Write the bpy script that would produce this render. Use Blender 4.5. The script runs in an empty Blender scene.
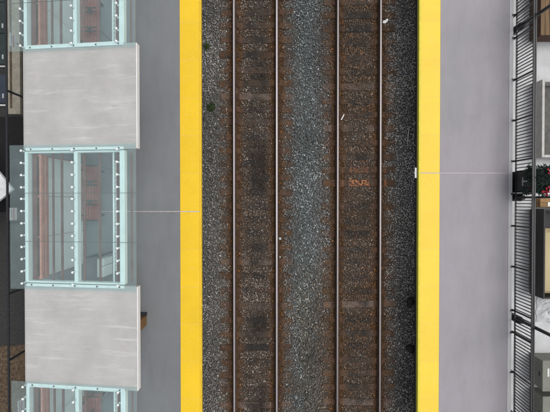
import bpy, bmesh, math, random
import numpy as np
from mathutils import Vector, Matrix, noise
random.seed(7); rng = np.random.default_rng(7)
S = bpy.context.scene; COL = S.collection
R = math.radians

# ------------------------------------------------------------------ camera
H, F, TILT = 15.6, 443.0, 0.0125            # height over the rail tops (m), focal length in photo pixels, small tilt
cd = bpy.data.cameras.new('camera'); cam = bpy.data.objects.new('camera', cd); COL.objects.link(cam)
cam.location = (0, 0, H); cam.rotation_euler = (-TILT, 0, 0)
cd.sensor_width = 36; cd.lens = 36*F/550; cd.clip_end = 3000; cd.clip_start = 0.1
S.camera = cam

# ------------------------------------------------------------------ sky, sun, exposure (thin overcast, soft)
SUN_EL, SUN_AZ = 66, 72                     # elevation; azimuth clockwise from +Y
w = bpy.data.worlds.new('World'); S.world = w; w.use_nodes = True
nt = w.node_tree; nt.nodes.clear()
out = nt.nodes.new('ShaderNodeOutputWorld'); bg = nt.nodes.new('ShaderNodeBackground')
sky = nt.nodes.new('ShaderNodeTexSky'); sky.sky_type = 'NISHITA'; sky.sun_disc = False
sky.sun_elevation = R(SUN_EL); sky.sun_rotation = R(SUN_AZ); sky.dust_density = 4; sky.air_density = 1.0; sky.ozone_density = 1
hs = nt.nodes.new('ShaderNodeHueSaturation'); hs.inputs['Saturation'].default_value = 0.22
nt.links.new(sky.outputs[0], hs.inputs['Color']); nt.links.new(hs.outputs[0], bg.inputs[0]); nt.links.new(bg.outputs[0], out.inputs[0])
bg.inputs[1].default_value = 0.13
sl = bpy.data.lights.new('sun', 'SUN'); sl.energy = 0.75; sl.angle = R(32); sl.color = (1, .96, .9)
so = bpy.data.objects.new('sun', sl); COL.objects.link(so); so.location = (12, 4, 30)
d = Vector((math.sin(R(SUN_AZ))*math.cos(R(SUN_EL)), math.cos(R(SUN_AZ))*math.cos(R(SUN_EL)), math.sin(R(SUN_EL))))
so.rotation_euler = d.to_track_quat('Z', 'Y').to_euler()
S.view_settings.view_transform = 'Standard'; S.view_settings.look = 'None'
S.view_settings.exposure = 0.33; S.view_settings.gamma = 1

def at(px, py, z):
    """where the line of sight through a photo pixel meets height z (used to measure the place)"""
    u, v = (px-275)/F, -(py-206)/F
    a = -TILT
    y = v*math.cos(a)+math.sin(a); zz = v*math.sin(a)-math.cos(a)
    k = (H-z)/(-zz)
    return u*k, y*k

# ------------------------------------------------------------------ materials
MATS = {}
def new_mat(name):
    m = bpy.data.materials.new(name); m.use_nodes = True; MATS[name] = m
    n = m.node_tree; n.nodes.clear()
    o = n.nodes.new('ShaderNodeOutputMaterial'); b = n.nodes.new('ShaderNodeBsdfPrincipled')
    n.links.new(b.outputs[0], o.inputs[0])
    return m, n, b, o
def N(n, t, **kw):
    x = n.nodes.new(t)
    for k, v in kw.items(): setattr(x, k, v)
    return x
def coords(n, scale=(1, 1, 1), world=False):
    mp = N(n, 'ShaderNodeMapping'); mp.inputs['Scale'].default_value = scale
    if world:
        g = N(n, 'ShaderNodeNewGeometry'); n.links.new(g.outputs['Position'], mp.inputs[0])
    else:
        t = N(n, 'ShaderNodeTexCoord'); n.links.new(t.outputs['Object'], mp.inputs[0])
    return mp.outputs[0]
def noise_tex(n, vec, scale, detail=4, rough=.6):
    x = N(n, 'ShaderNodeTexNoise'); x.inputs['Scale'].default_value = scale
    x.inputs['Detail'].default_value = detail; x.inputs['Roughness'].default_value = rough
    n.links.new(vec, x.inputs['Vector']); return x.outputs['Fac']
def ramp(n, fac, stops):
    r = N(n, 'ShaderNodeValToRGB'); e = r.color_ramp.elements
    while len(e) < len(stops): e.new(.5)
    for i, (p, c) in enumerate(stops):
        e[i].position = p; e[i].color = (c[0], c[1], c[2], 1) if hasattr(c, '__len__') else (c, c, c, 1)
    n.links.new(fac, r.inputs[0]); return r.outputs[0]
def mix(n, fac, a, b, mode='MIX'):
    x = N(n, 'ShaderNodeMix', data_type='RGBA', blend_type=mode)
    for s, v in ((0, fac), (6, a), (7, b)):
        if hasattr(v, 'node'): n.links.new(v, x.inputs[s])
        elif s == 0: x.inputs[0].default_value = v
        else: x.inputs[s].default_value = (v[0], v[1], v[2], 1)
    return x.outputs[2]
def bump(n, b, h, strength=.3, dist=.01):
    x = N(n, 'ShaderNodeBump'); x.inputs['Strength'].default_value = strength; x.inputs['Distance'].default_value = dist
    n.links.new(h, x.inputs['Height']); n.links.new(x.outputs[0], b.inputs['Normal'])
def obj_random(n, lo, hi):
    oi = N(n, 'ShaderNodeObjectInfo'); mr = N(n, 'ShaderNodeMapRange')
    mr.inputs[3].default_value = lo; mr.inputs[4].default_value = hi
    n.links.new(oi.outputs['Random'], mr.inputs[0]); return mr.outputs[0]
def simple(name, col, rough=.7, metal=0, var=.18, scale=6, stretch=(1, 1, 1), rnd=0, bmp=0, bscale=60, spec=.5, world=False):
    m, n, b, o = new_mat(name)
    v = coords(n, stretch, world)
    f = noise_tex(n, v, scale, 6, .65)
    c = ramp(n, f, [(.3, [x*(1-var) for x in col]), (.7, [min(1, x*(1+var)) for x in col])])
    if rnd:
        c = mix(n, 1, c, obj_random(n, 1-rnd, 1+rnd), 'MULTIPLY')
    n.links.new(c, b.inputs['Base Color'])
    b.inputs['Roughness'].default_value = rough; b.inputs['Metallic'].default_value = metal
    b.inputs['Specular IOR Level'].default_value = spec
    if bmp: bump(n, b, noise_tex(n, v, bscale, 3), bmp, .004)
    return m

def deck_mat(name, col, tint):
    m, n, b, o = new_mat(name)
    v = coords(n, (1, 1, 1), True); vs = coords(n, (1, .22, 1), True)
    f1 = noise_tex(n, v, .5, 5, .6); f2 = noise_tex(n, vs, 3.0, 6, .7); f3 = noise_tex(n, v, 90, 2, .5)
    c = ramp(n, f1, [(.3, [x*.88 for x in col]), (.7, [x*y for x, y in zip(col, tint)])])
    c = mix(n, .5, c, ramp(n, f2, [(.3, .82), (.5, 1.0), (.75, 1.1)]), 'MULTIPLY')
    c = mix(n, .6, c, ramp(n, f3, [(.3, .8), (.5, 1), (.7, 1.15)]), 'MULTIPLY')
    sp = noise_tex(n, v, 14, 3, .5)
    c = mix(n, 1, c, ramp(n, sp, [(.26, .78), (.31, 1)]), 'MULTIPLY')
    n.links.new(c, b.inputs['Base Color']); b.inputs['Roughness'].default_value = .72
    bump(n, b, f3, .25, .004)
    return m
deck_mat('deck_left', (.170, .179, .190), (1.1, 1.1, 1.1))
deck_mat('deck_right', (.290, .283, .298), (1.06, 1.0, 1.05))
deck_mat('coping', (.46, .46, .47), (1.05, 1.05, 1.05))
simple('platform_wall', (.16, .155, .15), .9, var=.35, scale=3, bmp=.3, world=True)

def yellow(name, col):
    m, n, b, o = new_mat(name)
    v = coords(n, (1, 1, 1), True)
    c = ramp(n, noise_tex(n, v, 1.2, 5), [(.3, [x*.95 for x in col]), (.7, [min(1, x*1.04) for x in col])])
    sc = noise_tex(n, coords(n, (.7, 3, 1), True), 5, 6, .75)
    c = mix(n, ramp(n, sc, [(.56, 0), (.76, .5)]), c, (.80, .60, .22))
    dk = noise_tex(n, v, 26, 3, .6)
    c = mix(n, ramp(n, dk, [(.27, .6), (.34, 0)]), c, (.40, .28, .05))
    c = mix(n, 1, c, obj_random(n, .965, 1.02), 'MULTIPLY')
    n.links.new(c, b.inputs['Base Color']); b.inputs['Roughness'].default_value = .6
    return m
yellow('yellow_left', (.80, .515, .006)); yellow('yellow_right', (.84, .575, .045))
simple('nosing_left', (.70, .44, .012), .6, var=.1, world=True); simple('nosing_right', (.62, .55, .04), .6, var=.12, world=True)
simple('tile_bedding', (.72, .52, .16), .9, var=.1, world=True)
simple('sealant', (.50, .45, .44), .9, var=.25, scale=9, world=True)

# rails
simple('rail_head_left', (.37, .345, .36), .40, .85, .08, 12, (1, .03, 1), world=True)
simple('rail_head_right', (.20, .185, .19), .44, .85, .10, 12, (1, .03, 1), world=True)
simple('rail_rust', (.045, .026, .016), .9, 0, .4, 5, world=True)
simple('plate_rust', (.060, .030, .015), .9, 0, .45, 20, rnd=.4)
def wood_tie(name, stops, orange=0):
    m, n, b, o = new_mat(name)
    vs = coords(n, (.12, 1, 1)); v = coords(n, (1, 1, 1), True)
    oi = N(n, 'ShaderNodeObjectInfo')
    g = noise_tex(n, vs, 38, 5, .7)
    base = ramp(n, oi.outputs['Random'], stops)
    c = mix(n, 1, base, ramp(n, g, [(.3, .5), (.5, 1), (.72, 1.55)]), 'MULTIPLY')
    rs = noise_tex(n, v, 2.6, 5, .7)
    c = mix(n, ramp(n, rs, [(.46, 0), (.62, .7)]), c, (.066, .033, .014))
    gr = noise_tex(n, v, 9, 5, .75)
    c = mix(n, ramp(n, gr, [(.55, 0), (.72, .7)]), c, (.11, .10, .09))
    tc = N(n, 'ShaderNodeTexCoord'); sx = N(n, 'ShaderNodeSeparateXYZ'); n.links.new(tc.outputs['Object'], sx.inputs[0])
    ab = N(n, 'ShaderNodeMath', operation='ABSOLUTE'); n.links.new(sx.outputs[0], ab.inputs[0])
    near = ramp(n, ab.outputs[0], [(.42, 0), (.62, 1), (.92, 1), (.999, .55)])
    pat = ramp(n, noise_tex(n, v, 5, 5, .7), [(.36, 0), (.60, .85)])
    c = mix(n, mix(n, 1, near, pat, 'MULTIPLY'), c, (.125, .052, .013))
    mid = ramp(n, ab.outputs[0], [(.22, 1), (.5, 0)])
    pt2 = ramp(n, noise_tex(n, v, 1.6, 4, .6), [(.40, 0), (.58, .8)])
    c = mix(n, mix(n, 1, mid, pt2, 'MULTIPLY'), c, (.012, .011, .010))
    if orange:
        f = noise_tex(n, v, 15, 4, .6)
        zone = ramp(n, ab.outputs[0], [(0, 1), (.33, 1), (.39, 0), (.54, 0), (.60, 1), (.93, 1), (.98, 0)])
        fm = ramp(n, f, [(.45, 0), (.54, .9)])
        zz = mix(n, 1, zone, fm, 'MULTIPLY')
        c = mix(n, mix(n, 1, zz, (orange, orange, orange), 'MULTIPLY'), c, (.36, .145, .062))
    n.links.new(c, b.inputs['Base Color']); b.inputs['Roughness'].default_value = .92
    bump(n, b, g, .7, .012)
    return m
wood_tie('tie_wood', [(0, (.014, .012, .011)), (.3, (.034, .025, .020)), (.6, (.052, .036, .027)), (.85, (.066, .047, .036)), (1, (.14, .105, .088))])
wood_tie('tie_orange', [(0, (.05, .034, .026)), (1, (.06, .04, .03))], 1.0)
wood_tie('tie_orange_faint', [(0, (.04, .028, .022)), (1, (.05, .035, .026))], .45)

m, n, b, o = new_mat('ballast')
a = N(n, 'ShaderNodeAttribute', attribute_name='stone_colour')
v = coords(n, (1, 1, 1), True)
c = mix(n, 1, a.outputs['Color'], ramp(n, noise_tex(n, v, 70, 3), [(.3, .7), (.7, 1.25)]), 'MULTIPLY')
n.links.new(c, b.inputs['Base Color']); b.inputs['Roughness'].default_value = .85
m, n, b, o = new_mat('track_bed')
g = N(n, 'ShaderNodeNewGeometry'); sx = N(n, 'ShaderNodeSeparateXYZ'); n.links.new(g.outputs['Position'], sx.inputs[0])
mr = N(n, 'ShaderNodeMapRange'); mr.inputs[1].default_value = -3; mr.inputs[2].default_value = 5; n.links.new(sx.outputs[0], mr.inputs[0])
GRY, RST, GAU = (.095, .092, .087), (.055, .028, .010), (.062, .048, .036)
q = lambda x: (x+3)/8
v = coords(n, (1, 1, 1), True)
c = ramp(n, mr.outputs[0], [(q(-1.95), GRY), (q(-1.55), RST), (q(-1.3), RST), (q(-.69), GAU), (q(-.05), RST), (q(.2), RST), (q(.75), GRY),
                            (q(1.5), GRY), (q(2.1), RST), (q(2.35), RST), (q(2.96), GAU), (q(3.6), RST), (q(3.85), RST), (q(4.3), GRY)])
c = mix(n, 1, c, ramp(n, noise_tex(n, v, 45, 5, .8), [(.3, .45), (.5, 1), (.7, 1.7)]), 'MULTIPLY')
n.links.new(c, b.inputs['Base Color']); b.inputs['Roughness'].default_value = .95
bump(n, b, noise_tex(n, v, 60, 4, .7), .9, .02)

# canopy
m, n, b, o = new_mat('roof_membrane')
v = coords(n, (1, 1, 1), True)
st = noise_tex(n, coords(n, (.28, 3.2, 1), True), 2.4, 6, .7); mo = noise_tex(n, v, 1.1, 5, .65)
c = ramp(n, mo, [(.3, (.38, .37, .36)), (.7, (.48, .47, .46))])
c = mix(n, ramp(n, st, [(.54, 0), (.74, .6)]), c, (.63, .625, .62))
c = mix(n, ramp(n, noise_tex(n, coords(n, (.5, 2, 1), True), 4.5, 6, .8), [(.28, .7), (.48, 0)]), c, (.37, .355, .34))
c = mix(n, ramp(n, noise_tex(n, v, 22, 3, .5), [(.22, .8), (.27, 0)]), c, (.30, .29, .28))
n.links.new(c, b.inputs['Base Color']); b.inputs['Roughness'].default_value = .6
bump(n, b, st, .15, .01)
simple('fascia_white', (.78, .78, .78), .5, var=.06, scale=3, world=True)
simple('mint_steel', (.87, .935, .92), .42, var=.07, scale=4, world=True)
simple('flashing_white', (.86, .90, .885), .4, var=.08, scale=7, world=True)
simple('purlin_brown', (.165, .066, .060), .55, var=.2, scale=6, world=True)
simple('salmon_board', (.54, .22, .165), .6, var=.18, scale=5, rnd=.18)
simple('mauve_board', (.34, .12, .10), .6, var=.18, scale=5, rnd=.1)
m, n, b, o = new_mat('screen_panel')
n.nodes.remove(b); d1 = N(n, 'ShaderNodeBsdfDiffuse'); d2 = N(n, 'ShaderNodeBsdfTranslucent'); d3 = N(n, 'ShaderNodeMixShader')
cc = ramp(n, noise_tex(n, coords(n, (1, 1, 1), True), 2, 5), [(.3, (.80, .84, .83)), (.7, (.90, .92, .92))])
n.links.new(cc, d1.inputs[0]); n.links.new(cc, d2.inputs[0]); d3.inputs[0].default_value = .5
n.links.new(d1.outputs[0], d3.inputs[1]); n.links.new(d2.outputs[0], d3.inputs[2]); n.links.new(d3.outputs[0], o.inputs[0])
simple('lamp_white', (.70, .73, .72), .4, var=.15, scale=30)
simple('bolt_white', (.74, .76, .76), .3, .1, .03)
simple('dark_steel', (.028, .030, .034), .5, .2, .25, 8)
simple('fence_black', (.016, .017, .020), .45, .1, .25, 8)
simple('bench_red', (.30, .075, .06), .55, var=.2, scale=9, rnd=.12)
m, n, b, o = new_mat('canopy_glass')
n.nodes.remove(b)
fr = N(n, 'ShaderNodeFresnel'); fr.inputs[0].default_value = 1.5
gb_ = N(n, 'ShaderNodeNewGeometry'); im = N(n, 'ShaderNodeMapRange'); im.inputs[3].default_value = 1.5; im.inputs[4].default_value = 1/1.5   # thin pane: same reflectance from both sides
n.links.new(gb_.outputs['Backfacing'], im.inputs[0]); n.links.new(im.outputs[0], fr.inputs[0])
tr = N(n, 'ShaderNodeBsdfTransparent'); tr.inputs[0].default_value = (.915, .970, .973, 1)
gl = N(n, 'ShaderNodeBsdfGlossy'); gl.inputs['Roughness'].default_value = .03; gl.inputs[0].default_value = (.9, 1, .98, 1)
df = N(n, 'ShaderNodeBsdfDiffuse'); df.inputs[0].default_value = (.66, .80, .80, 1)
m1 = N(n, 'ShaderNodeMixShader'); m2 = N(n, 'ShaderNodeMixShader')
dv = ramp(n, noise_tex(n, coords(n, (1, 1, 1), True), 2.2, 6, .7), [(.3, .045), (.75, .09)])
n.links.new(dv, m1.inputs[0]); n.links.new(tr.outputs[0], m1.inputs[1]); n.links.new(df.outputs[0], m1.inputs[2])
n.links.new(fr.outputs[0], m2.inputs[0]); n.links.new(m1.outputs[0], m2.inputs[1]); n.links.new(gl.outputs[0], m2.inputs[2])
n.links.new(m2.outputs[0], o.inputs[0])
simple('pane_seal', (.12, .15, .15), .7, var=.1)

# yards
simple('asphalt_dark', (.032, .031, .030), .95, var=.6, scale=26, bmp=.6, bscale=90, world=True)
simple('sheet_black', (.007, .007, .008), .95, var=.4, scale=5, world=True)
simple('soil_brown', (.085, .058, .036), .95, var=.75, scale=11, bmp=.9, bscale=40, world=True)
simple('beige_paving', (.27, .245, .20), .9, var=.25, scale=5, world=True)
simple('pale_concrete', (.50, .51, .52), .85, var=.14, scale=2.2, bmp=.1, world=True)
simple('planter_wall', (.46, .45, .43), .8, var=.15, scale=5)
simple('grey_inside', (.11, .108, .102), .95, var=.35, scale=5, world=True)
simple('crate_wood', (.155, .098, .050), .85, var=.35, scale=5, stretch=(1, .15, 1), rnd=.22)
simple('crate_shaded', (.085, .042, .028), .85, var=.3, scale=5, rnd=.2)  # crate sides and lining: the crate's wood with shade put into the colour
simple('plank_tan', (.34, .20, .085), .8, var=.3, scale=8, stretch=(.2, 1, 1), rnd=.2)
simple('plywood', (.46, .38, .22), .8, var=.14, scale=3, stretch=(1, .2, 1))
simple('skip_black', (.011, .011, .012), .6, .1, .5, 6)
simple('white_sheet', (.55, .57, .58), .5, var=.14, scale=5)
simple('white_canvas', (.62, .63, .64), .85, var=.1, scale=4)
simple('olive_cabinet', (.17, .17, .145), .6, .1, .15, 4)
simple('pale_print', (.6, .62, .6), .6, var=.05)
simple('dumpster_green', (.022, .034, .033), .55, .2, .3, 4)
simple('bin_navy', (.025, .035, .055), .5, .1, .3, 4)
simple('bin_brown', (.19, .095, .028), .5, .2, .2, 5)
simple('evergreen', (.010, .028, .019), .7, var=.5, scale=14, rnd=.2)
simple('weed_green', (.045, .075, .018), .7, var=.4, scale=18)
simple('ribbon_red', (.30, .010, .025), .45, var=.15)
simple('ribbon_white', (.78, .76, .77), .5, var=.05)
simple('sign_pale', (.62, .58, .59), .5, var=.06)
simple('sign_red', (.42, .05, .05), .5, var=.06)
simple('litter_white', (.80, .80, .78), .7, var=.06)
simple('black_rubber', (.010, .010, .010), .7, var=.3)
simple('galvanised', (.42, .43, .44), .45, .5, .12, 9)

# ------------------------------------------------------------------ mesh helpers
class MB:
    def __init__(s): s.v = []; s.f = []; s.mi = []
    def add(s, vs, fs, mi=0):
        o = len(s.v); s.v += [tuple(p) for p in vs]; s.f += [tuple(i+o for i in f) for f in fs]; s.mi += [mi]*len(fs); return s
    def box(s, x0, x1, y0, y1, z0, z1, mi=0, zf=None):
        """axis box; zf(x) adds a slope to z"""
        g = zf or (lambda x: 0)
        vs = [(x, y, z+g(x)) for z in (z0, z1) for y in (y0, y1) for x in (x0, x1)]
        return s.add(vs, [(0, 2, 3, 1), (4, 5, 7, 6), (0, 1, 5, 4), (2, 6, 7, 3), (0, 4, 6, 2), (1, 3, 7, 5)], mi)
    def cyl(s, p, q, r0, r1=None, k=10, mi=0, caps=True):
        p, q = Vector(p), Vector(q); r1 = r0 if r1 is None else r1
        a = (q-p).normalized(); u = a.orthogonal().normalized(); t = a.cross(u)
        vs = []
        for c, r in ((p, r0), (q, r1)):
            for i in range(k):
                th = 2*math.pi*i/k; vs.append(c+(u*math.cos(th)+t*math.sin(th))*r)
        fs = [(i, (i+1) % k, k+(i+1) % k, k+i) for i in range(k)]
        if caps: fs += [tuple(range(k-1, -1, -1)), tuple(range(k, 2*k))]
        return s.add(vs, fs, mi)
    def tube(s, pts, r, k=6, mi=0):
        for a, b in zip(pts, pts[1:]): s.cyl(a, b, r, r, k, mi)
        return s
    def lathe(s, prof, k=16, c=(0, 0, 0), mi=0):
        vs = [(c[0]+r*math.cos(2*math.pi*i/k), c[1]+r*math.sin(2*math.pi*i/k), c[2]+z) for r, z in prof for i in range(k)]
        fs = [(j*k+i, j*k+(i+1) % k, (j+1)*k+(i+1) % k, (j+1)*k+i) for j in range(len(prof)-1) for i in range(k)]
        fs += [tuple(range(k-1, -1, -1)), tuple(range((len(prof)-1)*k, len(prof)*k))]
        return s.add(vs, fs, mi)
    def mesh(s, name, mats, bevel=0, smooth=False):
        me = bpy.data.meshes.new(name); me.from_pydata(s.v, [], s.f)
        for m in ([mats] if isinstance(mats, str) else mats): me.materials.append(MATS[m])
        me.polygons.foreach_set('material_index', s.mi)
        if bevel or smooth:
            bm = bmesh.new(); bm.from_mesh(me)
            bmesh.ops.recalc_face_normals(bm, faces=bm.faces)
            if bevel: bmesh.ops.bevel(bm, geom=bm.edges[:], offset=bevel, segments=1, affect='EDGES', clamp_overlap=True)
            bm.to_mesh(me); bm.free()
            if smooth:
                me.polygons.foreach_set('use_smooth', [True]*len(me.polygons))
        me.update(); return me
    def build(s, name, mats, parent=None, bevel=0, smooth=False, loc=None):
        return link(name, s.mesh(name, mats, bevel, smooth), parent, loc)
def link(name, me, parent=None, loc=None, rz=0):
    o = bpy.data.objects.new(name, me); COL.objects.link(o); o.parent = parent
    if loc: o.location = loc
    if rz: o.rotation_euler.z = rz
    return o
def tag(o, label, cat, group=None):
    o['label'] = label; o['category'] = cat
    if group: o['group'] = group
    return o
def struct(o, label=None):
    o['kind'] = 'structure'
    if label: o['label'] = label
    return o
def thing(name, label, cat, loc=(0, 0, 0), group=None, rz=0):
    o = bpy.data.objects.new(name, None); COL.objects.link(o); o.location = loc; o.rotation_euler.z = rz
    o.empty_display_size = .2
    return tag(o, label, cat, group)
def copy_tree(o, dy, label):
    r = o.copy(); COL.objects.link(r); r.location.y += dy; r['label'] = label
    for ch in list(o.children):
        c = ch.copy(); COL.objects.link(c); c.parent = r
        for g in list(ch.children):
            q = g.copy(); COL.objects.link(q); q.parent = c
    return r
def bx(*a, **k): return MB().box(*a, **k)

# ------------------------------------------------------------------ ground
GZ = -0.45
struct(MB().box(-600, 600, -600, 600, GZ-.2, GZ).build('ground', 'asphalt_dark'), 'dark asphalt ground around the station')
LT, RT = -0.69, 2.963                       # track centre lines
PZ = 1.22                                   # platform top
struct(MB().box(-3.2, 5.5, -30, 30, GZ+.004, -.226).build('track_bed', 'track_bed'), 'dark stony bed under the two tracks')

# ------------------------------------------------------------------ platforms
TILE = 1.22
dome = MB()
tw = 0.62
dome.box(-tw/2, tw/2, -TILE/2+.004, TILE/2-.004, 0, .012)
nx, ny = 10, 20
for i in range(nx):
    for j in range(ny):
        x = (i-(nx-1)/2)*.061; y = (j-(ny-1)/2)*.061
        k = 6; vs = [(x+r*math.cos(2*math.pi*q/k), y+r*math.sin(2*math.pi*q/k), z) for r, z in ((.0125, .012), (.007, .0155)) for q in range(k)]
        dome.add(vs, [(q, (q+1) % k, k+(q+1) % k, k+q) for q in range(k)]+[tuple(range(k, 2*k))])
tile_mesh = {s: dome.mesh('tactile_tile', 'yellow_'+s) for s in ('left', 'right')}

def platform(side, edge, inner, outer, joint_y, sgn):
    """edge = track side X, inner = where the yellow strip ends, outer = back edge, sgn = +1 when the platform lies at greater X"""
    lo, hi = sorted((edge+sgn*.55, outer-sgn*.06))
    root = struct(MB().box(lo, hi, -14, 14, GZ+.002, PZ-.25).build('platform_'+side, 'platform_wall'),
                  'concrete station platform %s of the tracks' % side)
    ys = [-14, joint_y-.012, joint_y+.012, 14]
    cope = .13 if side == 'right' else 0
    for k in (0, 2):
        a, b = sorted((inner+sgn*.004, outer-sgn*cope))
        bx(a, b, ys[k], ys[k+1], PZ-.2495, PZ).build('deck_slab', 'deck_'+side, root)
        a, b = sorted((edge+sgn*.02, inner))
        bx(a, b, ys[k], ys[k+1], PZ-.2485, PZ-.014).build('edge_beam', 'platform_wall', root)
        a, b = sorted((edge+sgn*.07, inner)); bx(a, b, ys[k], ys[k+1], PZ-.0138, PZ-.0018).build('bedding', 'tile_bedding', root)
    if cope:
        a, b = sorted((outer-sgn*(cope-.006), outer))
        bx(a, b, -14, 14, PZ-.248, PZ+.003).build('coping', 'coping', root)
    a, b = sorted((inner+sgn*.004, outer-sgn*cope)); bx(a, b, ys[1]+.001, ys[2]-.001, PZ-.2, PZ-.004).build('joint_sealant', 'sealant', root)
    a, b = sorted((edge+sgn*.075, inner)); bx(a, b, ys[1]-.004, ys[2]+.004, PZ-.2, PZ+.0022).build('joint_sealant', 'sealant', root)
    # rounded nosing along the very edge
    nb = MB(); pr = [(0, -.16), (0, -.02), (.008, -.004), (.02, 0), (.066, 0), (.066, -.012), (.03, -.16)]
    vs = [(edge+sgn*p[0], y, PZ+.001+p[1]) for y in (-14, 14) for p in pr]; k = len(pr)
    nb.add(vs, [(i, (i+1) % k, k+(i+1) % k, k+i) for i in range(k)]+[tuple(range(k)), tuple(range(2*k-1, k-1, -1))])
    bm = nb.build('edge_nosing', 'nosing_'+side, root)
    xc = edge+sgn*(.068+tw/2)
    y = joint_y+TILE/2+.005
    k = 0
    for k in range(-8, 8):
        yy = joint_y+(k+.5)*(TILE+.001)+(.012 if k >= 0 else -.012)
        link('tactile_tile', tile_mesh[side], root, (xc, yy, PZ-.0123))
    return root
LE, RE = -2.386, 4.653
plat_l = platform('left', LE, -3.078, -7.97, at(160, 211.5, PZ)[1], -1)
plat_r = platform('right', RE, 5.345, 7.70, at(475, 173, PZ)[1], 1)

# ------------------------------------------------------------------ tracks
def rail_profile():
    h = [(-.036, -.014), (-.033, -.004), (-.026, 0), (.026, 0), (.033, -.004), (.036, -.014), (.035, -.037), (.010, -.05), (.009, -.135),
         (.073, -.157), (.073, -.172), (-.073, -.172), (-.073, -.157), (-.009, -.135), (-.010, -.05), (-.035, -.037)]
    return h
def rail_mesh(mat):
    pr = rail_profile(); k = len(pr); L = 15.0; m = MB()
    vs = [(x, y, z) for y in (-L, L) for x, z in pr]
    for i in range(k):
        m.add([vs[i], vs[(i+1) % k], vs[k+(i+1) % k], vs[k+i]], [(0, 1, 2, 3)], 0 if i == 2 else 1)
    m.add(vs[:k], [tuple(range(k))], 1); m.add(vs[k:], [tuple(range(k-1, -1, -1))], 1)
    return m.mesh('rail', [mat, 'rail_rust'])
def tie_mesh(name, mat, sd):
    m = MB().box(-1.29, 1.29, -.115, .115, -.37, -.192); me = m.mesh(name, mat)
    bm = bmesh.new(); bm.from_mesh(me)
    bmesh.ops.subdivide_edges(bm, edges=[e for e in bm.edges if abs(e.verts[0].co.x-e.verts[1].co.x) > 1], cuts=14)
    bmesh.ops.bevel(bm, geom=[e for e in bm.edges if e.is_boundary or len(e.link_faces) == 2 and e.calc_face_angle(0) > .5], offset=.012, segments=1, affect='EDGES')
    for v in bm.verts:
        q = Vector((v.co.x*3+sd*17, v.co.y*9, v.co.z*9))
        v.co += Vector((noise.noise(q)*.02, noise.noise(q+Vector((9, 0, 0)))*.010, noise.noise(q+Vector((0, 9, 0)))*.006))
    bm.to_mesh(me); bm.free(); return me
tie_meshes = [tie_mesh('sleeper', 'tie_wood', i) for i in range(5)]; tie_org = [tie_mesh('sleeper', 'tie_orange', 9), tie_mesh('sleeper', 'tie_orange_faint', 10)]
plate_me = MB().box(-.18, .18, -.095, .095, -.1925, -.1735).box(-.18, -.08, -.095, .095, -.174, -.166).box(.08, .18, -.095, .095, -.174, -.166).mesh('tie_plate', 'plate_rust', .003)
spike_me = MB().box(-.014, .014, -.012, .012, -.2, -.142).box(-.026, .022, -.02, .02, -.142, -.128).mesh('spike', 'plate_rust', .004)
TIES = []
def track(cx, label, mat, orange_y=()):
    root = thing('railway_track', label, 'railway track', (cx, 0, 0), 'parallel railway tracks')
    rm = rail_mesh(mat)
    for s in (-1, 1): link('rail', rm, root, (s*.7525, 0, 0))
    y = -9.2; i = 0; used = []
    while y < 9.2:
        near = [q for q in sorted(orange_y) if abs(y-q) < .30 and q not in used]; org = bool(near)
        if org: y = near[0]; used.append(y)
        t = link('sleeper', tie_org[len(used)-1] if org else random.choice(tie_meshes), root, (random.uniform(-.05, .05), y, random.uniform(-.008, .004)), random.gauss(0, .012))
        TIES.append((cx+t.location.x, y, (-1.2 if len(used) == 1 else -.15) if org else random.gauss(0, .32)))
        for s in (-1, 1):
            link('tie_plate', plate_me, t, (s*.7525-t.location.x, 0, 0))
            for q in (-1, 1):
                link('spike', spike_me, t, (s*.7525-t.location.x+q*.088, q*s*.05, 0), 0 if q < 0 else math.pi)
        y += .5+random.uniform(-.06, .06); i += 1
    return root
track(LT, 'bright railed track beside the left platform, nearest the glass canopy', 'rail_head_left')
track(RT, 'dull railed track beside the right platform, with orange paint on two sleepers', 'rail_head_right',
      (at(360, 170, -.19)[1], at(360, 183, -.19)[1]))

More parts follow.
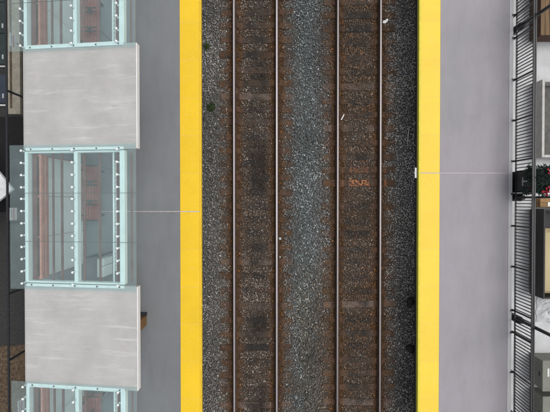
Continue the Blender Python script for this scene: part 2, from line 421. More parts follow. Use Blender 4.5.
# ------------------------------------------------------------------ ballast: every stone is real geometry
def stone_shapes(k):
    shapes = []
    for i in range(k):
        bm = bmesh.new()
        for _ in range(9):
            v = Vector((random.gauss(0, 1), random.gauss(0, 1), random.gauss(0, 1))).normalized()
            v = Vector((v.x*random.uniform(.85, 1.25), v.y*random.uniform(.7, 1.0), v.z*random.uniform(.55, .85))); bm.verts.new(v)
        r = bmesh.ops.convex_hull(bm, input=bm.verts)
        for g in [v for v in bm.verts if not v.link_faces]: bm.verts.remove(g)
        bmesh.ops.triangulate(bm, faces=bm.faces)
        bm.verts.index_update()
        shapes.append((np.array([v.co[:] for v in bm.verts]), np.array([[v.index for v in f.verts] for f in bm.faces])))
        bm.free()
    return shapes
def nz(x, y, s, off=0): return noise.noise(Vector((x*s+off, y*s-off*.7, off*.31)))
def ballast_colour(x, y):
    rails = (LT-.7525, LT+.7525, RT-.7525, RT+.7525)
    dr = min(abs(x-r) for r in rails)
    ing = abs(x-LT) < .75 or abs(x-RT) < .75
    right = x > 1.2
    n1 = nz(x, y, .7, 3); n2 = nz(x, y, 2.3, 11); n3 = nz(x, y, .35, 21)
    val = math.exp(random.gauss(-.07, .52))
    if ing: grey = (.175, .163, .150)
    elif x < LT: grey = (.200, .194, .184)
    elif x < RT-.75: grey = (.198, .214, .217)
    else: grey = (.36, .345, .33)  # stone colour lightened to offset the shade beside the right platform
    if x > RT+.75 and nz(x, y, .45, 33) > .08: grey = (.50, .46, .40)
    g = [c*val*(1+.45*n1+.55*n3) for c in grey]
    # bluish fresh stone down the middle, browner towards the bottom of the frame
    if LT+.75 < x < RT-.75:
        bl = max(0, 1-abs(x-1.0)/.9); g = [g[0]*(1-.07*bl), g[1]*(1+.02*bl), g[2]*(1+.03*bl)]
        if y < -3.2+n3*3+random.gauss(0, .7) and x > .75+.5*n2+random.gauss(0, .18): g = [g[0]*.80, g[1]*.64, g[2]*.52]
    # rust blown off the rails and brake dust
    rust = min(1, max(0, 1-dr/.42)*1.5)
    if ing: rust = max(rust, .34 if not right else .52)
    else:
        e = min(abs(x-LT), abs(x-RT)); rust = max(rust, .34*max(0, min(1, (1.65-e)/.6)))
    rust = min(1, max(0, rust*(1+.55*n2+.5*n1)))
    k = random.random()
    rc = (.082, .040, .013) if k < .72 else (.21, .085, .020)
    f = .75+.35*val
    g = [a*(1-rust)+b*rust*f for a, b in zip(g, rc)]
    # oil dripped along the middle of the left track
    oil = 0
    if abs(x-LT-.08) < .46:
        oil = min(1, 1.6*max(0, 1-abs(x-LT-.08)/.46))*max(0, .45+1.5*nz(x*.5, y, .9, 40))
    oil = min(.86, oil*(.9 if not right else 0)); g = [c*(1-oil) for c in g]
    return [min(.46, max(.006, c)) for c in g]
shapes = stone_shapes(14)
def build_stones():
    V, T, C = [], [], []; base = 0
    YL = 8.4; sp = .043
    xs = np.arange(LE-.35, RE+.35, sp); ys = np.arange(-YL, YL, sp)
    ties_by = {}
    for cx, ty, q in TIES: ties_by.setdefault(round(cx) > 1, []).append((cx, ty, q))
    tl = {k: (np.array([t[2] for t in v]), np.array([t[1] for t in v])) for k, v in ties_by.items()}
    for x0 in xs:
        for y0 in ys:
            x = x0+random.uniform(-.024, .024); y = y0+random.uniform(-.024, .024)
            dr = min(abs(x-LT+.7525), abs(x-LT-.7525), abs(x-RT+.7525), abs(x-RT-.7525))
            if dr < .075: continue
            r = random.choice((.016, .020, .024, .027, .031, .036, .044))
            z = -.208
            right = abs(x-RT) < 1.3
            if abs(x-LT) < 1.3 or right:
                tx, ty = tl[right]; i = int(np.argmin(np.abs(ty-y)))
                cx = RT if right else LT
                if abs(y-ty[i]) < .125:
                    cover = .66+tx[i]+.75*nz(x, y, .9, 60)+.6*nz(x, y, 3.5, 70)
                    if abs(x-cx) > .9: cover += .12
                    if dr < .20 or random.random() > cover: continue
                    z = -.188; r *= .78
                elif dr < .16: z = -.235
            else:
                z = -.19+.03*nz(x, y, .5, 80)+random.uniform(-.012, .012)
            sv, st = shapes[random.randrange(14)]
            th = random.uniform(0, 6.283); c, s = math.cos(th), math.sin(th)
            ph = random.uniform(-.6, .6); cp, spn = math.cos(ph), math.sin(ph)
            p = sv*r
            p = np.stack([p[:, 0]*cp-p[:, 2]*spn, p[:, 1], p[:, 0]*spn+p[:, 2]*cp], 1)
            p = np.stack([p[:, 0]*c-p[:, 1]*s+x, p[:, 0]*s+p[:, 1]*c+y, p[:, 2]+z+random.uniform(-.006, .010)], 1)
            col = ballast_colour(x, y)
            V.append(p); T.append(st+base); C.append(np.tile([col[0], col[1], col[2], 1.0], (len(p), 1))); base += len(p)
    V = np.concatenate(V); T = np.concatenate(T); C = np.concatenate(C)
    me = bpy.data.meshes.new('track_ballast')
    me.vertices.add(len(V)); me.vertices.foreach_set('co', V.ravel())
    me.loops.add(T.size); me.loops.foreach_set('vertex_index', T.ravel().astype(np.int32))
    me.polygons.add(len(T)); me.polygons.foreach_set('loop_start', np.arange(0, T.size, 3, dtype=np.int32))
    me.update(calc_edges=True)
    at_ = me.attributes.new('stone_colour', 'FLOAT_COLOR', 'POINT'); at_.data.foreach_set('color', C.ravel().astype(np.float32))
    me.materials.append(MATS['ballast'])
    o = link('track_ballast', me); o['kind'] = 'stuff'; o['label'] = 'crushed grey and rust stained stone around the sleepers'; o['category'] = 'ballast'
build_stones()

# ------------------------------------------------------------------ canopy over the left platform: glass bays and flat roof slabs, all sloping down to the left
SL = .131
def zg(x): return 4.5+(x+3.484)*SL            # glass top
BY0, BY1 = -2.31, 1.44; BAY = 6.16
BC = (BY0+BY1)/2
def rel(x): return (x+3.484)*SL
bolt_me = MB().lathe([(.030, -.13), (.013, -.125), (.013, -.02), (.030, -.016), (.033, .004), (.030, .014), (.014, .02)], 12).mesh('point_fixing', ['bolt_white'], smooth=True)
def glass_bay():
    root = thing('glass_canopy', 'clear mint framed glass canopy bay, whole in view, between the two pale roof slabs', 'canopy', (0, BC, PZ), 'glass canopy bays')
    hl = (BY1-BY0)/2; oz = 4.5-PZ
    pl = (2*hl)/3
    for i in range(3):
        y0 = -hl+i*pl; y1 = y0+pl
        p = MB().box(-6.91, -3.484, y0+.006, y1-.006, oz-.018, oz, zf=rel).build('glass_pane', 'canopy_glass', root)
        for bxx in (-6.59, -5.19, -3.985):
            for fy in (.12, .373, .627, .88):
                link('point_fixing', bolt_me, p, (bxx, y0+fy*pl, oz+rel(bxx)+.003))
        if i:
            MB().box(-6.905, -3.489, y0-.0055, y0+.0055, oz-.014, oz-.004, zf=rel).build('pane_seal', 'pane_seal', root)
    for xc, wd in ((-6.535, .09), (-5.155, .10), (-3.90, .13)):
        MB().box(xc-wd/2, xc+wd/2, -hl+.15, hl-.15, oz-.36, oz-.14, zf=rel).build('beam', 'mint_steel', root, .008)
    MB().cyl((-4.165, -hl+.15, oz-.25+rel(-4.165)), (-4.165, hl-.15, oz-.25+rel(-4.165)), .024).build('frame_tube', 'mint_steel', root, smooth=True)
    for s in (-1, 1):
        a, b = sorted((s*(hl-.15), s*(hl-.20)))
        MB().box(-6.49, -3.97, a, b, oz-.352, oz-.145, zf=rel).build('end_beam', 'mint_steel', root)
        # the part of the end frame that stands on the roof slab
        a, b = sorted((s*(hl-.145), s*(hl-.075)))
        fl = MB().box(-6.50, -3.83, a, b, oz-.099, oz-.060, zf=rel).build('end_flashing', 'flashing_white', root, .004)
        for k in range(5):
            x = -6.35+k*.60
            MB().lathe([(.022, 0), (.022, .012), (.012, .018)], 8, (x, (a+b)/2, oz-.061+rel(x))).build('bolt', 'dark_steel', fl)
    for xc, wd in ((-6.385, .125), (-5.87, .05), (-5.625, .055), (-4.995, .055), (-4.565, .05), (-4.065, .075), (-3.705, .045)):
        zt = oz-.30
        MB().box(xc-wd/2, xc+wd/2, -hl+.205, hl-.205, zt-wd*.9, zt, zf=rel).build('purlin', 'purlin_brown', root, .004)
    return root
gb = glass_bay()
copy_tree(gb, BAY, 'clear mint framed glass canopy bay cut off by the top edge')
copy_tree(gb, -BAY, 'clear mint framed glass canopy bay cut off by the bottom edge')

def roof_slab():
    y0, y1 = BY1-.13, BY1+(BAY-(BY1-BY0))+.13; yc = (y0+y1)/2; h = (y1-y0)/2; oz = 4.4-PZ
    root = thing('roof_slab', 'pale streaked flat roof slab above the whole glass bay, upper of two', 'roof', (0, yc, PZ), 'flat canopy roof slabs')
    MB().box(-6.545, -3.502, -h, h, oz-.19, oz, zf=rel).build('roof_panel', ['roof_membrane'], root, .006)
    MB().box(-3.4995, -3.475, -h+.01, h-.01, oz-.205, oz+.008, zf=rel).build('fascia', 'fascia_white', root, .004)
    MB().box(-6.575, -6.5475, -h+.01, h-.01, oz-.205, oz+.002, zf=rel).build('fascia', 'roof_membrane', root, .004)
    for sx in (-6.35, -4.6):
        for sy in (-.55, .55):
            MB().box(sx-.07, sx+.07, sy-.07, sy+.07, .0125, oz-.192+rel(sx-.07)).build('column', 'purlin_brown', root)
            MB().box(sx-.13, sx+.13, sy-.13, sy+.13, .0, .012).build('base_plate', 'purlin_brown', root)
    return root
rs = roof_slab()
copy_tree(rs, -BAY, 'pale streaked flat roof slab below the whole glass bay, lower of two')

# back windscreen under each glass bay
def windscreen():
    root = thing('windscreen', 'windscreen wall with salmon boards and pale panels under the middle glass bay', 'wall', (-6.2, BC, PZ), 'canopy windscreens')
    y0, y1 = -1.61, 1.62
    for i in range(4):
        y = y0+(y1-y0)*i/3
        MB().box(-.08, -.02, y-.03, y+.03, 0, 2.66).build('post', 'mauve_board', root)
    for i in range(3):
        a = y0+(y1-y0)*i/3+.006; b = y0+(y1-y0)*(i+1)/3-.006
        MB().box(-.012, .012, a, b, .10, 2.24).build('panel', 'screen_panel', root)
    for i, (z0, z1, mt) in enumerate(((2.30, 2.40, 'mauve_board'), (2.415, 2.50, 'salmon_board'), (2.515, 2.575, 'mauve_board'), (2.59, 2.69, 'salmon_board'))):
        MB().box(-.0195, .03, y0-.03, y1+.03, z0, z1).build('board', mt, root, .004)
    MB().box(.032, .056, y0-.03, y1+.03, .02, .095).build('kick_rail', 'dark_steel', root)
    return root
wsn = windscreen()
copy_tree(wsn, BAY, 'windscreen wall with salmon boards under the glass bay at top')
copy_tree(wsn, -BAY, 'windscreen wall with salmon boards under the glass bay at bottom')

def bench():
    root = thing('bench', 'red slatted bench with dark armrests under the middle glass bay', 'bench', (-5.72, at(93, 193, 1.67)[1], PZ), 'platform benches')
    L = .87
    for k in range(5):
        x = -.20+k*.095
        MB().box(x-.038, x+.038, -L, L, .43, .455).build('seat_slat', 'bench_red', root, .004)
    for k in range(3):
        z = .52+k*.12
        MB().box(-.27-.02*k, -.245-.02*k, -L, L, z, z+.085).build('back_slat', 'bench_red', root, .004)
    for y in (-L+.02, -.30, .30, L-.02):
        dual = abs(y) < .5
        for q in ((-.06, .06) if dual else (0,)):
            MB().box(-.24, .21, y+q-.018, y+q+.018, .63, .66).box(-.03, .0, y+q-.014, y+q+.014, .456, .63).build('armrest', 'dark_steel', root, .003)
        if dual: MB().box(-.05, .02, y-.042, y+.042, .64, .656).build('armrest_link', 'dark_steel', root)
    for y in (-.70, .70):
        for x in (-.18, .16):
            MB().box(x-.025, x+.025, y-.025, y+.025, 0, .429).build('leg', 'dark_steel', root)
        MB().box(-.242, -.206, y-.02, y+.02, .456, .86).build('back_support', 'dark_steel', root)
    return root
bn = bench()
copy_tree(bn, at(93, 22, 1.67)[1]-at(93, 193, 1.67)[1], 'red slatted bench with dark armrests under the glass bay at top')
copy_tree(bn, at(93, 421, 1.67)[1]-at(93, 193, 1.67)[1], 'red slatted bench under the glass bay at bottom, its end just in view')

def light_bar():
    root = thing('light_fixture', 'long white hanging light fixture under the middle glass bay', 'light', (-4.50, BC, 3.12), 'hanging canopy light fixtures')
    MB().box(-.045, .045, -1.55, 1.55, 0, .06).build('housing', 'lamp_white', root, .006)
    for k in range(28):
        y = -1.5+k*(3.0/27)
        MB().box(-.03, .03, y-.022, y+.022, .0605, .066).build('vent', 'galvanised', root)
    for y in (-1.3, 1.3): MB().cyl((-.03, y, .06), (-.06, y, .96), .006, k=6).build('hanger_rod', 'dark_steel', root)
    return root
lb = light_bar()
copy_tree(lb, BAY, 'long white hanging light fixture under the glass bay at top')
copy_tree(lb, -BAY, 'long white hanging light fixture under the glass bay at bottom')

# pale cabinet with a dark grab bar under the middle bay
x, y = at(101, 268, 1.9)
t = thing('pedestal_cabinet', 'pale low cabinet with dark grab bar below bench under middle glass bay', 'cabinet', (x, y, PZ))
MB().box(-.11, .11, -.28, .28, 0, .72).build('body', 'screen_panel', t, .012)
MB().box(-.02, .02, -.2, .2, .721, .735).build('lid', 'galvanised', t)
MB().tube([(-.40, .34, .0), (-.40, .34, .80), (.10, .42, .86), (.10, .42, .0)], .028, 8).build('grab_bar', 'dark_steel', t)

# brown litter bin just outside the slab's edge
x, y = at(147, 320, PZ)
t = thing('litter_bin', 'brown litter bin half hidden under the lower roof slab', 'bin', (x-.19, y, PZ))
MB().box(-.18, .19, -.165, .165, .025, .80).build('body', 'bin_brown', t, .012)
MB().box(-.20, .205, -.185, .19, .80, .90).build('lid', 'dark_steel', t, .015)
MB().box(-.16, .20, .166, .26, 0, .16).box(-.15, .17, -.15, .15, 0, .0245).build('base', 'dark_steel', t)  # low dark block beside the bin, and a thin dark plate beneath it

# ------------------------------------------------------------------ fences
FX = 7.775; RAIL_Z = 2.31
posts_py = [-27, 14, 37, 79, 120, 161, 194, 226, 267, 311, 333, 373, 414, 455]
t = thing('platform_fence', 'black steel baluster fence along the right platform edge', 'fence', (FX, 0, PZ))
ys = [at(515, p, 1.3)[1] for p in posts_py]
ytop, ybot = ys[0], ys[-1]
post_me = MB().box(-.022, .022, -.022, .022, -.20, 1.044).mesh('post', 'fence_black')
brk_me = MB().box(-.115, -.022, -.03, .03, -.001, .014).box(-.0738, -.0222, -.03, .03, -.16, -.02).mesh('bracket', 'fence_black')
for y in ys:
    p = link('post', post_me, t, (0, y, 0)); link('bracket', brk_me, p, (0, 0, .004))
MB().box(-.022, .022, ybot-.3, ytop+.3, .055, .095).build('bottom_rail', 'fence_black', t)
MB().box(-.05, -.012, ybot-.3, ytop+.3, 1.045, 1.085).box(.012, .05, ybot-.3, ytop+.3, 1.045, 1.085).box(-.012, .012, ybot-.3, ytop+.3, 1.05, 1.068).build('top_rail', ['fence_black'], t)
bal_me = MB().box(-.009, .009, -.0135, .0135, .0955, 1.0495).mesh('baluster', 'fence_black')
y = ybot
while y < ytop:
    if min(abs(y-q) for q in ys) > .045: link('baluster', bal_me, t, (0, y, 0))
    y += .1035

t = thing('rail_fence', 'thin black post and rail fence behind the left canopy', 'fence', (-8.045, 0, PZ))
pl_ys = [at(24, p, 1.7)[1] for p in (-65, -5, 92+3, 160, 222, 290, 354, 420, 480)]
lp_me = MB().box(-.024, .024, -.024, .024, -.18, 1.03).mesh('post', 'fence_black')
lb_me = MB().box(.0245, .09, -.04, .04, .001, .014).mesh('bracket', 'fence_black')
for y in pl_ys:
    p = link('post', lp_me, t, (0, y, 0)); link('bracket', lb_me, p, (0, 0, 0))
MB().box(-.028, .028, pl_ys[-1]-.2, pl_ys[0]+.2, 1.0305, 1.085).build('top_rail', 'fence_black', t, .006)

# little notices wired to the back fence
for py, lab in ((214, 'small pale notice with red stripe on back fence under middle glass bay'), (41, 'small pale notice with red stripe on back fence under top glass bay'),
                (405, 'small pale notice with red stripe on back fence under bottom glass bay')):
    px = {214: 13.5, 41: 14.5, 405: 20}[py]
    X = -7.99; z = H-F*abs(X)/(275-px)
    yy = at(px, py, z)[1]
    q = thing('notice_board', lab, 'sign', (X, yy, z-.18), 'notices on the back fence')
    MB().box(-.010, 0, -.19, .19, 0, .36).build('board', 'sign_pale', q)
    MB().box(.0005, .003, -.185, .185, .15, .19).build('stripe', 'sign_red', q)
    MB().box(.0005, .0025, -.10, .14, .25, .31).build('text_block', 'galvanised', q)
    MB().box(-.024, -.0105, -.02, .02, -.1, .34).build('bracket', 'dark_steel', q)

# ------------------------------------------------------------------ lamp posts at the right fence
def lamp_post(px, py, label, r=.055):
    X, Y = at(px, py, PZ+.1)
    X = FX+.13
    q = thing('lamp_post', label, 'lamp post', (X, Y, PZ), 'lamp posts along the right fence')
    MB().box(-.185, .10, -.12, .12, -.19, -.02).build('wall_bracket', 'fence_black', q, .006) if False else None
    MB().lathe([(.125, -PZ+GZ+.006), (.125, .10), (.11, .16), (.08, .24), (.075, .30)], 14).build('base', 'fence_black', q, smooth=False)
    MB().lathe([(r, .30), (r*.9, 2.0), (r*.75, 3.9)], 12).build('pole', 'fence_black', q, smooth=True)
    MB().tube([(0, 0, 3.85), (-.1, 0, 4.05), (-.5, 0, 4.15), (-.9, 0, 4.15)] if False else [(0, 0, 3.88), (.1, 0, 4.05), (.45, 0, 4.12)], .025, 8).build('arm', 'fence_black', q)
    MB().lathe([(.05, .10), (.16, .04), (.20, -.02), (.18, -.03)], 16, (.55, 0, 4.08)).build('lamp_head', 'dark_steel', q)
    return q
lamp_post(519, 26, 'black lamp post on the right fence beside the brown wooden crate')
lamp_post(518, 197.5, 'slim black lamp post on the right fence beside the garlanded cabinet', .035)
lamp_post(518, 320, 'black lamp post on the right fence beside the crumpled white sheet')

# dark cabinet with Christmas greenery, between two fence posts
y1 = at(515, 170, 1.9)[1]; y0 = at(515, 192, 1.9)[1]
t = thing('utility_cabinet', 'black utility cabinet with pale T handle behind the right fence', 'cabinet', (FX+.06, (y0+y1)/2, GZ))
hh = (y1-y0)/2
MB().box(-.03, .62, -hh, hh, 0.002, 2.55).build('body', 'skip_black', t, .015)
MB().box(-.045, -.031, -hh+.04, hh-.04, 1.75, 2.49).build('door', 'dark_steel', t)
MB().box(-.075, -.0455, -.14, .12, 2.13, 2.17).box(-.075, -.046, -.025, .025, 2.17, 2.40).build('handle', 'galvanised', t)
def foliage(name, mat, cx, cy, cz, rx, ry, rz, cnt, parent, leaf=.05):
    m = MB()
    for i in range(cnt):
        while True:
            p = Vector((random.uniform(-1, 1), random.uniform(-1, 1), random.uniform(-1, 1)))
            if p.length < 1 and p.length > .35: break
        c = Vector((cx+p.x*rx, cy+p.y*ry, cz+p.z*rz))
        a = Vector((random.gauss(0, 1), random.gauss(0, 1), random.gauss(0, .6)+.3)).normalized()
        u = a.orthogonal().normalized(); l = leaf*random.uniform(.6, 1.5)
        m.add([c, c+a*l*.5+u*l*.18, c+a*l, c+a*l*.5-u*l*.18], [(0, 1, 2, 3)])
    return m.build(name, mat, parent)
t = thing('christmas_garland', 'dark evergreen garland with red and white ribbons on the black cabinet', 'garland', (FX+.06, (y0+y1)/2, GZ+2.55))
foliage('greenery', 'evergreen', .32, .0, .10, .46, hh+.12, .16, 2600, t, .075)
foliage('greenery', 'evergreen', -.02, .22, -.10, .14, .30, .20, 700, t, .06)
foliage('greenery', 'evergreen', -.03, -.30, -.25, .10, .12, .30, 350, t, .06)
def bow(name, mat, x, y, z, s, parent, a0):
    m = MB()
    for k in range(4):
        a = a0+k*math.pi/2
        dx, dy = math.cos(a), math.sin(a)
        m.add([(x, y, z), (x+dx*s+dy*s*.35, y+dy*s-dx*s*.35, z+.035), (x+dx*s*1.15, y+dy*s*1.15, z+.005), (x+dx*s-dy*s*.35, y+dy*s+dx*s*.35, z+.045)], [(0, 1, 2, 3)])
    m.lathe([(.02, -.04), (.025, .01), (.012, .03)], 8, (x, y, z))
    return m.build(name, mat, parent)
for k, (x, y, s) in enumerate(((.28, -.34, .12), (.40, -.30, .13), (.36, .28, .10), (.46, .26, .11))): bow('ribbon', 'ribbon_red', x, y, .24+.02*k, s, t, k*.5)
for k, (x, y, s) in enumerate(((.36, -.38, .09), (.40, .24, .09))): bow('ribbon_bow', 'ribbon_white', x, y, .31, s, t, k*.7+.3)
for x, y in ((-.03, .20), (-.035, -.24)): MB().lathe([(.014, -.03), (.026, 0), (.012, .025)], 8, (x, y, -.05)).build('berry', 'ribbon_red', t)

# ------------------------------------------------------------------ yard to the right
YZ = -.30
struct(MB().box(7.86, 26, -25, 25, GZ+.004, YZ).build('yard_pavement', 'pale_concrete'), 'pale concrete yard beyond the right fence')

x0, y0 = at(529, 42, YZ)
t = thing('wooden_crate', 'large brown plank topped crate in the yard, top right corner', 'crate', (x0, y0, YZ))
HT = .72; LX, LY = 2.2, 3.2
for k in range(5):
    z = .02+k*.135
    MB().box(.03, LX-.03, .0, .028, z, z+.128).build('side_board', 'crate_shaded', t)
    MB().box(0, .028, .0285, LY, z, z+.128).build('side_board', 'crate_shaded', t)
for k in range(15):
    x = -.01+k*.149
    MB().box(x, x+.141, -.02, LY, HT-.025+.004*(k % 2), HT+.004*(k % 3)).build('top_board', 'crate_wood', t, .004)
MB().box(.04, LX-.04, .04, LY-.05, .0, HT-.03).build('lining', 'crate_shaded', t)

xa, yb = at(538, 158, YZ+.4); ya = at(538, 81, YZ+.4)[1]
t = thing('planter', 'pale rimmed open box with grey fill, in the yard above the garlanded cabinet', 'planter', (xa, (yb+ya)/2, YZ))
hy = (ya-yb)/2; LX = 1.8
for a in ((0, .09, -hy, hy), (LX-.09, LX, -hy, hy), (.0905, LX-.0905, -hy, -hy+.09), (.0905, LX-.0905, hy-.09, hy)):
    MB().box(*a, 0, .62).build('wall', 'planter_wall', t, .008)
MB().box(.091, LX-.091, -hy+.091, hy-.091, 0, .10).build('fill', 'grey_inside', t)

x0, y0 = at(540.5, 207, YZ+.35); y1 = at(540, 198.5, YZ+.35)[1]
t = thing('plank_stack', 'short stack of orange brown planks beside the slim lamp post', 'planks', (x0, (y0+y1)/2, YZ))
for k in range(3):
    for j in range(2):
        MB().box(.01*k, 1.5+.02*j, -.155+j*.158, -.005+j*.158, .006+k*.1, .10+k*.1).build('plank', 'plank_tan', t, .006)
bx(.28, .48, -.13, .02, .3065, .315).build('paper_scrap', 'litter_white', t)

x0, y0 = at(538, 297, YZ+.6); y1 = at(538, 209, YZ+.6)[1]
t = thing('skip', 'black open skip holding plywood sheets, in the yard at right', 'skip', (x0, (y0+y1)/2, YZ))
hy = (y1-y0)/2; LX = 1.9
for a in ((0, .05, -hy, hy), (LX-.05, LX, -hy, hy), (.051, LX-.051, -hy, -hy+.05), (.051, LX-.051, hy-.05, hy)):
    MB().box(*a, .1, .9).build('wall', 'skip_black', t)
MB().box(.051, LX-.051, -hy+.051, hy-.051, .1, .16).build('floor', 'skip_black', t)
for y in (-hy+.3, hy-.3): MB().box(.1, LX-.1, y-.06, y+.06, 0, .099).build('skid', 'skip_black', t)
xs, ys_ = at(544.0, 262, YZ+.60)
pw = thing('plywood_sheets', 'tan plywood sheets lying in the black skip', 'plywood', (xs, ys_, YZ+.162))
for k in range(9):
    MB().box(.0+.004*k, 1.25, -1.16+.02*k, 1.14-.015*k, k*.05, .046+k*.05).build('sheet', 'plywood', pw)

# crumpled white plastic sheet
m = MB(); nxs, nys = 26, 18
x0, y0 = at(536, 322, YZ); LXs, LYs = 1.7, .95
for j in range(nys):
    for i in range(nxs):
        u, v_ = i/(nxs-1), j/(nys-1)
        e = min(u, 1-u, v_, 1-v_)*4
        xx = u*LXs+.10*noise.noise(Vector((v_*4, 3, 1))); yy = v_*LYs+.12*noise.noise(Vector((u*4, 7, 2)))
        zz = .02+min(1, e)*(.16+.16*noise.noise(Vector((u*5, v_*4, 4)))+.10*abs(noise.noise(Vector((u*11, v_*9, 8)))))
        m.v.append((xx, yy, max(.008, zz)))
for j in range(nys-1):
    for i in range(nxs-1):
        a = j*nxs+i; m.f.append((a, a+1, a+nxs+1, a+nxs)); m.mi.append(0)
o = m.build('plastic_sheet', 'white_sheet', None, loc=(x0, y0, YZ)); tag(o, 'crumpled white plastic sheet on the yard below the skip', 'sheet')
sm = o.modifiers.new('thickness', 'SOLIDIFY'); sm.thickness = .004

for py0, py1, lab in ((360, 391, 'olive grey cabinet with white print, upper of two in the yard'), (396, 436, 'olive grey cabinet at bottom right corner, lower of two in the yard')):
    xa, yb = at(541.5, py1, YZ+.8); ya = at(541.5, py0, YZ+.8)[1]
    t = thing('storage_cabinet', lab, 'cabinet', (xa, (yb+ya)/2, YZ), 'olive cabinets in the yard'); hy = (ya-yb)/2
    MB().box(.03, .95, -hy+.03, hy-.03, 0, .80).build('body', 'olive_cabinet', t, .012)
    MB().box(0, .98, -hy, hy, .801, .85).build('lid', 'olive_cabinet', t, .012)
    if py0 == 360: MB().box(.17, .23, -.02, .26, .8505, .854).build('print', 'pale_print', t)
    MB().box(.015, .0295, -.08, .08, .6, .64).build('handle', 'dark_steel', t)

# ------------------------------------------------------------------ yard to the left
struct(MB().box(-9.575, -9.12, at(15, 114, YZ)[1], 25, GZ+.004, YZ).build('footway', 'beige_paving'), 'narrow beige footway beyond the back fence')
struct(MB().box(-9.47, -9.41, at(15, 108, YZ)[1], 25, YZ+.001, YZ+.03).build('kerb', 'soil_brown'), 'dark raised kerb along the beige footway')
struct(MB().box(-30, -8.05, at(15, 212, GZ)[1], at(15, 116, YZ)[1], GZ+.002, GZ+.006).build('black_ground_sheet', 'sheet_black'), 'flat black sheet on the ground behind the canopy')  # near-black sheet laid flat on the ground
m = MB(); x0 = -30; ytop = at(12, 346, GZ)[1]
pts = [(-8.05, ytop+.25)]+[(x, ytop+.35*noise.noise(Vector((x*1.3, 2, 0)))) for x in np.linspace(-8.3, -30, 40)]+[(-30, -25), (-8.05, -25)]
k = len(pts)
m.add([(p[0], p[1], GZ+.001) for p in pts]+[(p[0], p[1], GZ+.012) for p in pts], [tuple(range(k-1, -1, -1)), tuple(range(k, 2*k))]+[(i, (i+1) % k, k+(i+1) % k, k+i) for i in range(k)])
struct(m.build('soil_patch', 'soil_brown'), 'brown soil and leaf litter below the canopy at left')

for pa, pb, mt, lab in ((-30, 65, 'dumpster_green', 'long dark green steel hatch cover at the top left corner'), (74, 104, 'bin_navy', 'small navy steel hatch cover below the long green one')):
    y1 = at(5, pa, YZ)[1]; y0 = at(5, pb, YZ)[1]; hy = (y1-y0)/2
    t = thing('hatch_cover', lab, 'hatch', (-9.60, (y0+y1)/2, GZ), 'steel hatch covers behind the fence')
    MB().box(-1.4, 0, -hy, hy, .001, .10).build('upstand', 'dark_steel', t)
    nl = 3 if pa < 0 else 1
    for k in range(nl):
        a = -hy+.03+k*(2*hy-.06)/nl; MB().box(-1.37, -.03, a+.008, a+(2*hy-.06)/nl-.008, .1005, .14).build('lid', mt, t, .008)
        MB().box(-.16, -.10, a+.18, a+.34, .1405, .155).build('handle', 'galvanised', t)
    MB().box(-1.4, -.01, -hy-.05, -hy-.002, .001, .09).build('sill', 'pale_print' if pa > 0 else 'planter_wall', t)

# white square parasol, one corner towards the platform
ux, uy = at(13.5, 184, 1.75)
t = thing('parasol', 'white canvas parasol corner at left edge behind the glass canopy', 'parasol', (ux-1.62, uy, GZ), None, R(-6))
m = MB(); hd = 1.6; zr = 2.20; zt = 2.75
corner = [(hd, 0), (0, hd), (-hd, 0), (0, -hd)]
for i in range(4):
    a, b_ = corner[i], corner[(i+1) % 4]
    K = 6
    rows = [[((a[0]*(1-s)+b_[0]*s)*q, (a[1]*(1-s)+b_[1]*s)*q, zt+(zr-zt)*q-.06*math.sin(math.pi*s)*q*(1-q)*2) for s in np.linspace(0, 1, K)] for q in (.02, .35, .7, 1.0)]
    flat = [p for r_ in rows for p in r_]
    m.add(flat, [(j*K+i2, j*K+i2+1, (j+1)*K+i2+1, (j+1)*K+i2) for j in range(3) for i2 in range(K-1)])
    vl = rows[-1]; m.add(vl+[(p[0], p[1], p[2]-.12) for p in vl], [(i2, i2+1, K+i2+1, K+i2) for i2 in range(K-1)])
cn = m.build('canopy', 'white_canvas', t); cn.modifiers.new('thickness', 'SOLIDIFY').thickness = .004
MB().cyl((0, 0, .08), (0, 0, 2.74), .024).build('pole', 'galvanised', t)
MB().lathe([(.28, .007), (.28, .06), (.05, .085)], 16).build('base', 'dark_steel', t)
for c in corner: MB().cyl((0, 0, 2.66), (c[0]*.97, c[1]*.97, 2.18), .009, k=6).build('rib', 'galvanised', t)

# ------------------------------------------------------------------ small things on the track bed
x, y = at(385.5, 21, -.16); m = MB()
pts = [(-.10, -.07), (-.02, -.09), (.06, -.03), (.11, .05), (.06, .09), (-.01, .03), (-.08, .02)]
m.add([(0, 0, .03)]+[(a, b_, .012*random.random()) for a, b_ in pts], [(0, i+1, (i+1) % 7+1) for i in range(7)])
tag(m.build('paper_scrap', 'litter_white', None, loc=(x, y, -.165)), 'torn white paper scrap beside the right track near the top', 'litter')
x, y = at(341, 117, -.1); tag(MB().cyl((-.05, -.09, 0), (.05, .09, .02), .02, k=8).cyl((.05, .09, .02), (.058, .104, .023), .011, k=8).build('plastic_bottle', 'litter_white', None, loc=(x+.06, y, -.165)), 'small white bottle lying inside the right track', 'litter')
x, y = at(408, 136, -.16); tag(MB().tube([(-.03, -.28, 0), (0, 0, .02), (.03, .28, .01)], .009).build('stick', 'litter_white', None, loc=(x, y, -.15)), 'thin pale stick on the stones near the right platform', 'stick')
x, y = at(404, 43, -.16); m = MB()
m.tube([(.14*math.cos(a), .16*math.sin(a), .02*math.sin(a*3)) for a in np.linspace(.6, 5.6, 16)]+[(.02, -.40, 0)], .007)
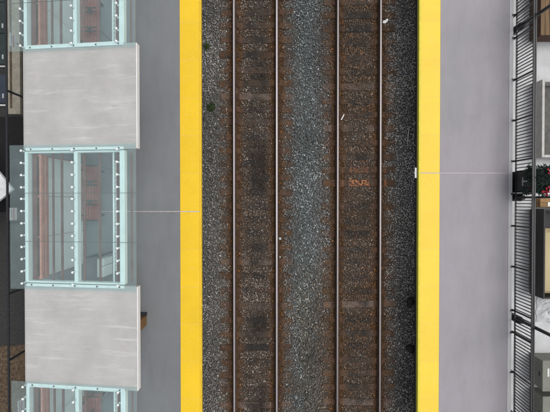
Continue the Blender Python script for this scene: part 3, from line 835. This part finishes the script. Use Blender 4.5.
tag(m.build('wire_loop', 'galvanised', None, loc=(x, y, -.145)), 'loop of bent grey wire on dark stones by the right platform', 'wire')
x, y = at(280, 240, -.16); tag(MB().lathe([(.05, -.03), (.06, .0), (.035, .03)], 7).build('pale_stone', 'galvanised', None, loc=(x, y+.05, -.175)), 'single pale stone beside the left track', 'stone')
x, y = at(280, 257, -.16); tag(MB().lathe([(.03, -.03), (.04, .0), (.02, .025)], 7).build('pale_stone', 'galvanised', None, loc=(x, y, -.175)), 'smaller pale stone just below the other pale stone', 'stone')
for px, py, lab in ((410.5, 302, 'black plastic bag below the right platform, upper of two'), (410.5, 349, 'black plastic bag below the right platform, lower of two')):
    x, y = at(px, py, -.1); m = MB()
    m.lathe([(.09, -.06), (.15, .0), (.14, .06), (.07, .12), (.03, .13)], 11)
    m.v = [(a+.06*noise.noise(Vector((a*9, b_*9, py))), b_+.06*noise.noise(Vector((b_*9, a*9, py+5))), c+.03*noise.noise(Vector((a*12, b_*12, 3)))) for a, b_, c in m.v]
    tag(m.build('plastic_bag', 'black_rubber', None, smooth=True, loc=(x, y, -.13)), lab, 'bag', 'black bags below the right platform')
for px, py, s, lab in ((211, 107, 1.0, 'larger green weed growing in the stones by the left platform'), (207, 46, .65, 'smaller green weed near the top by the left platform')):
    x, y = at(px, py, -.15); t = thing('weed', lab, 'weed', (x, y, -.19), 'weeds by the left platform')
    foliage('leaves', 'weed_green', 0, 0, .05*s, .16*s, .15*s, .07*s, int(260*s), t, .06)
    m = MB()
    for k in range(6):
        a = k*1.05; m.cyl((0, 0, -.02), (.10*s*math.cos(a), .10*s*math.sin(a), .07*s), .004, k=5)
    m.build('stem', 'weed_green', t)
# pale box fixed to the face of the right platform at the joint
x, y = at(416.6, 173, 1.0)
t = thing('edge_box', 'small pale box fixed under the right platform edge at the joint', 'box', (RE-.006, y, 1.06))
MB().box(-.075, 0, -.17, .17, -.06, .05).build('housing', 'galvanised', t, .006)
MB().box(-.085, -.0755, -.03, .03, -.03, .03).build('cover', 'pale_print', t)
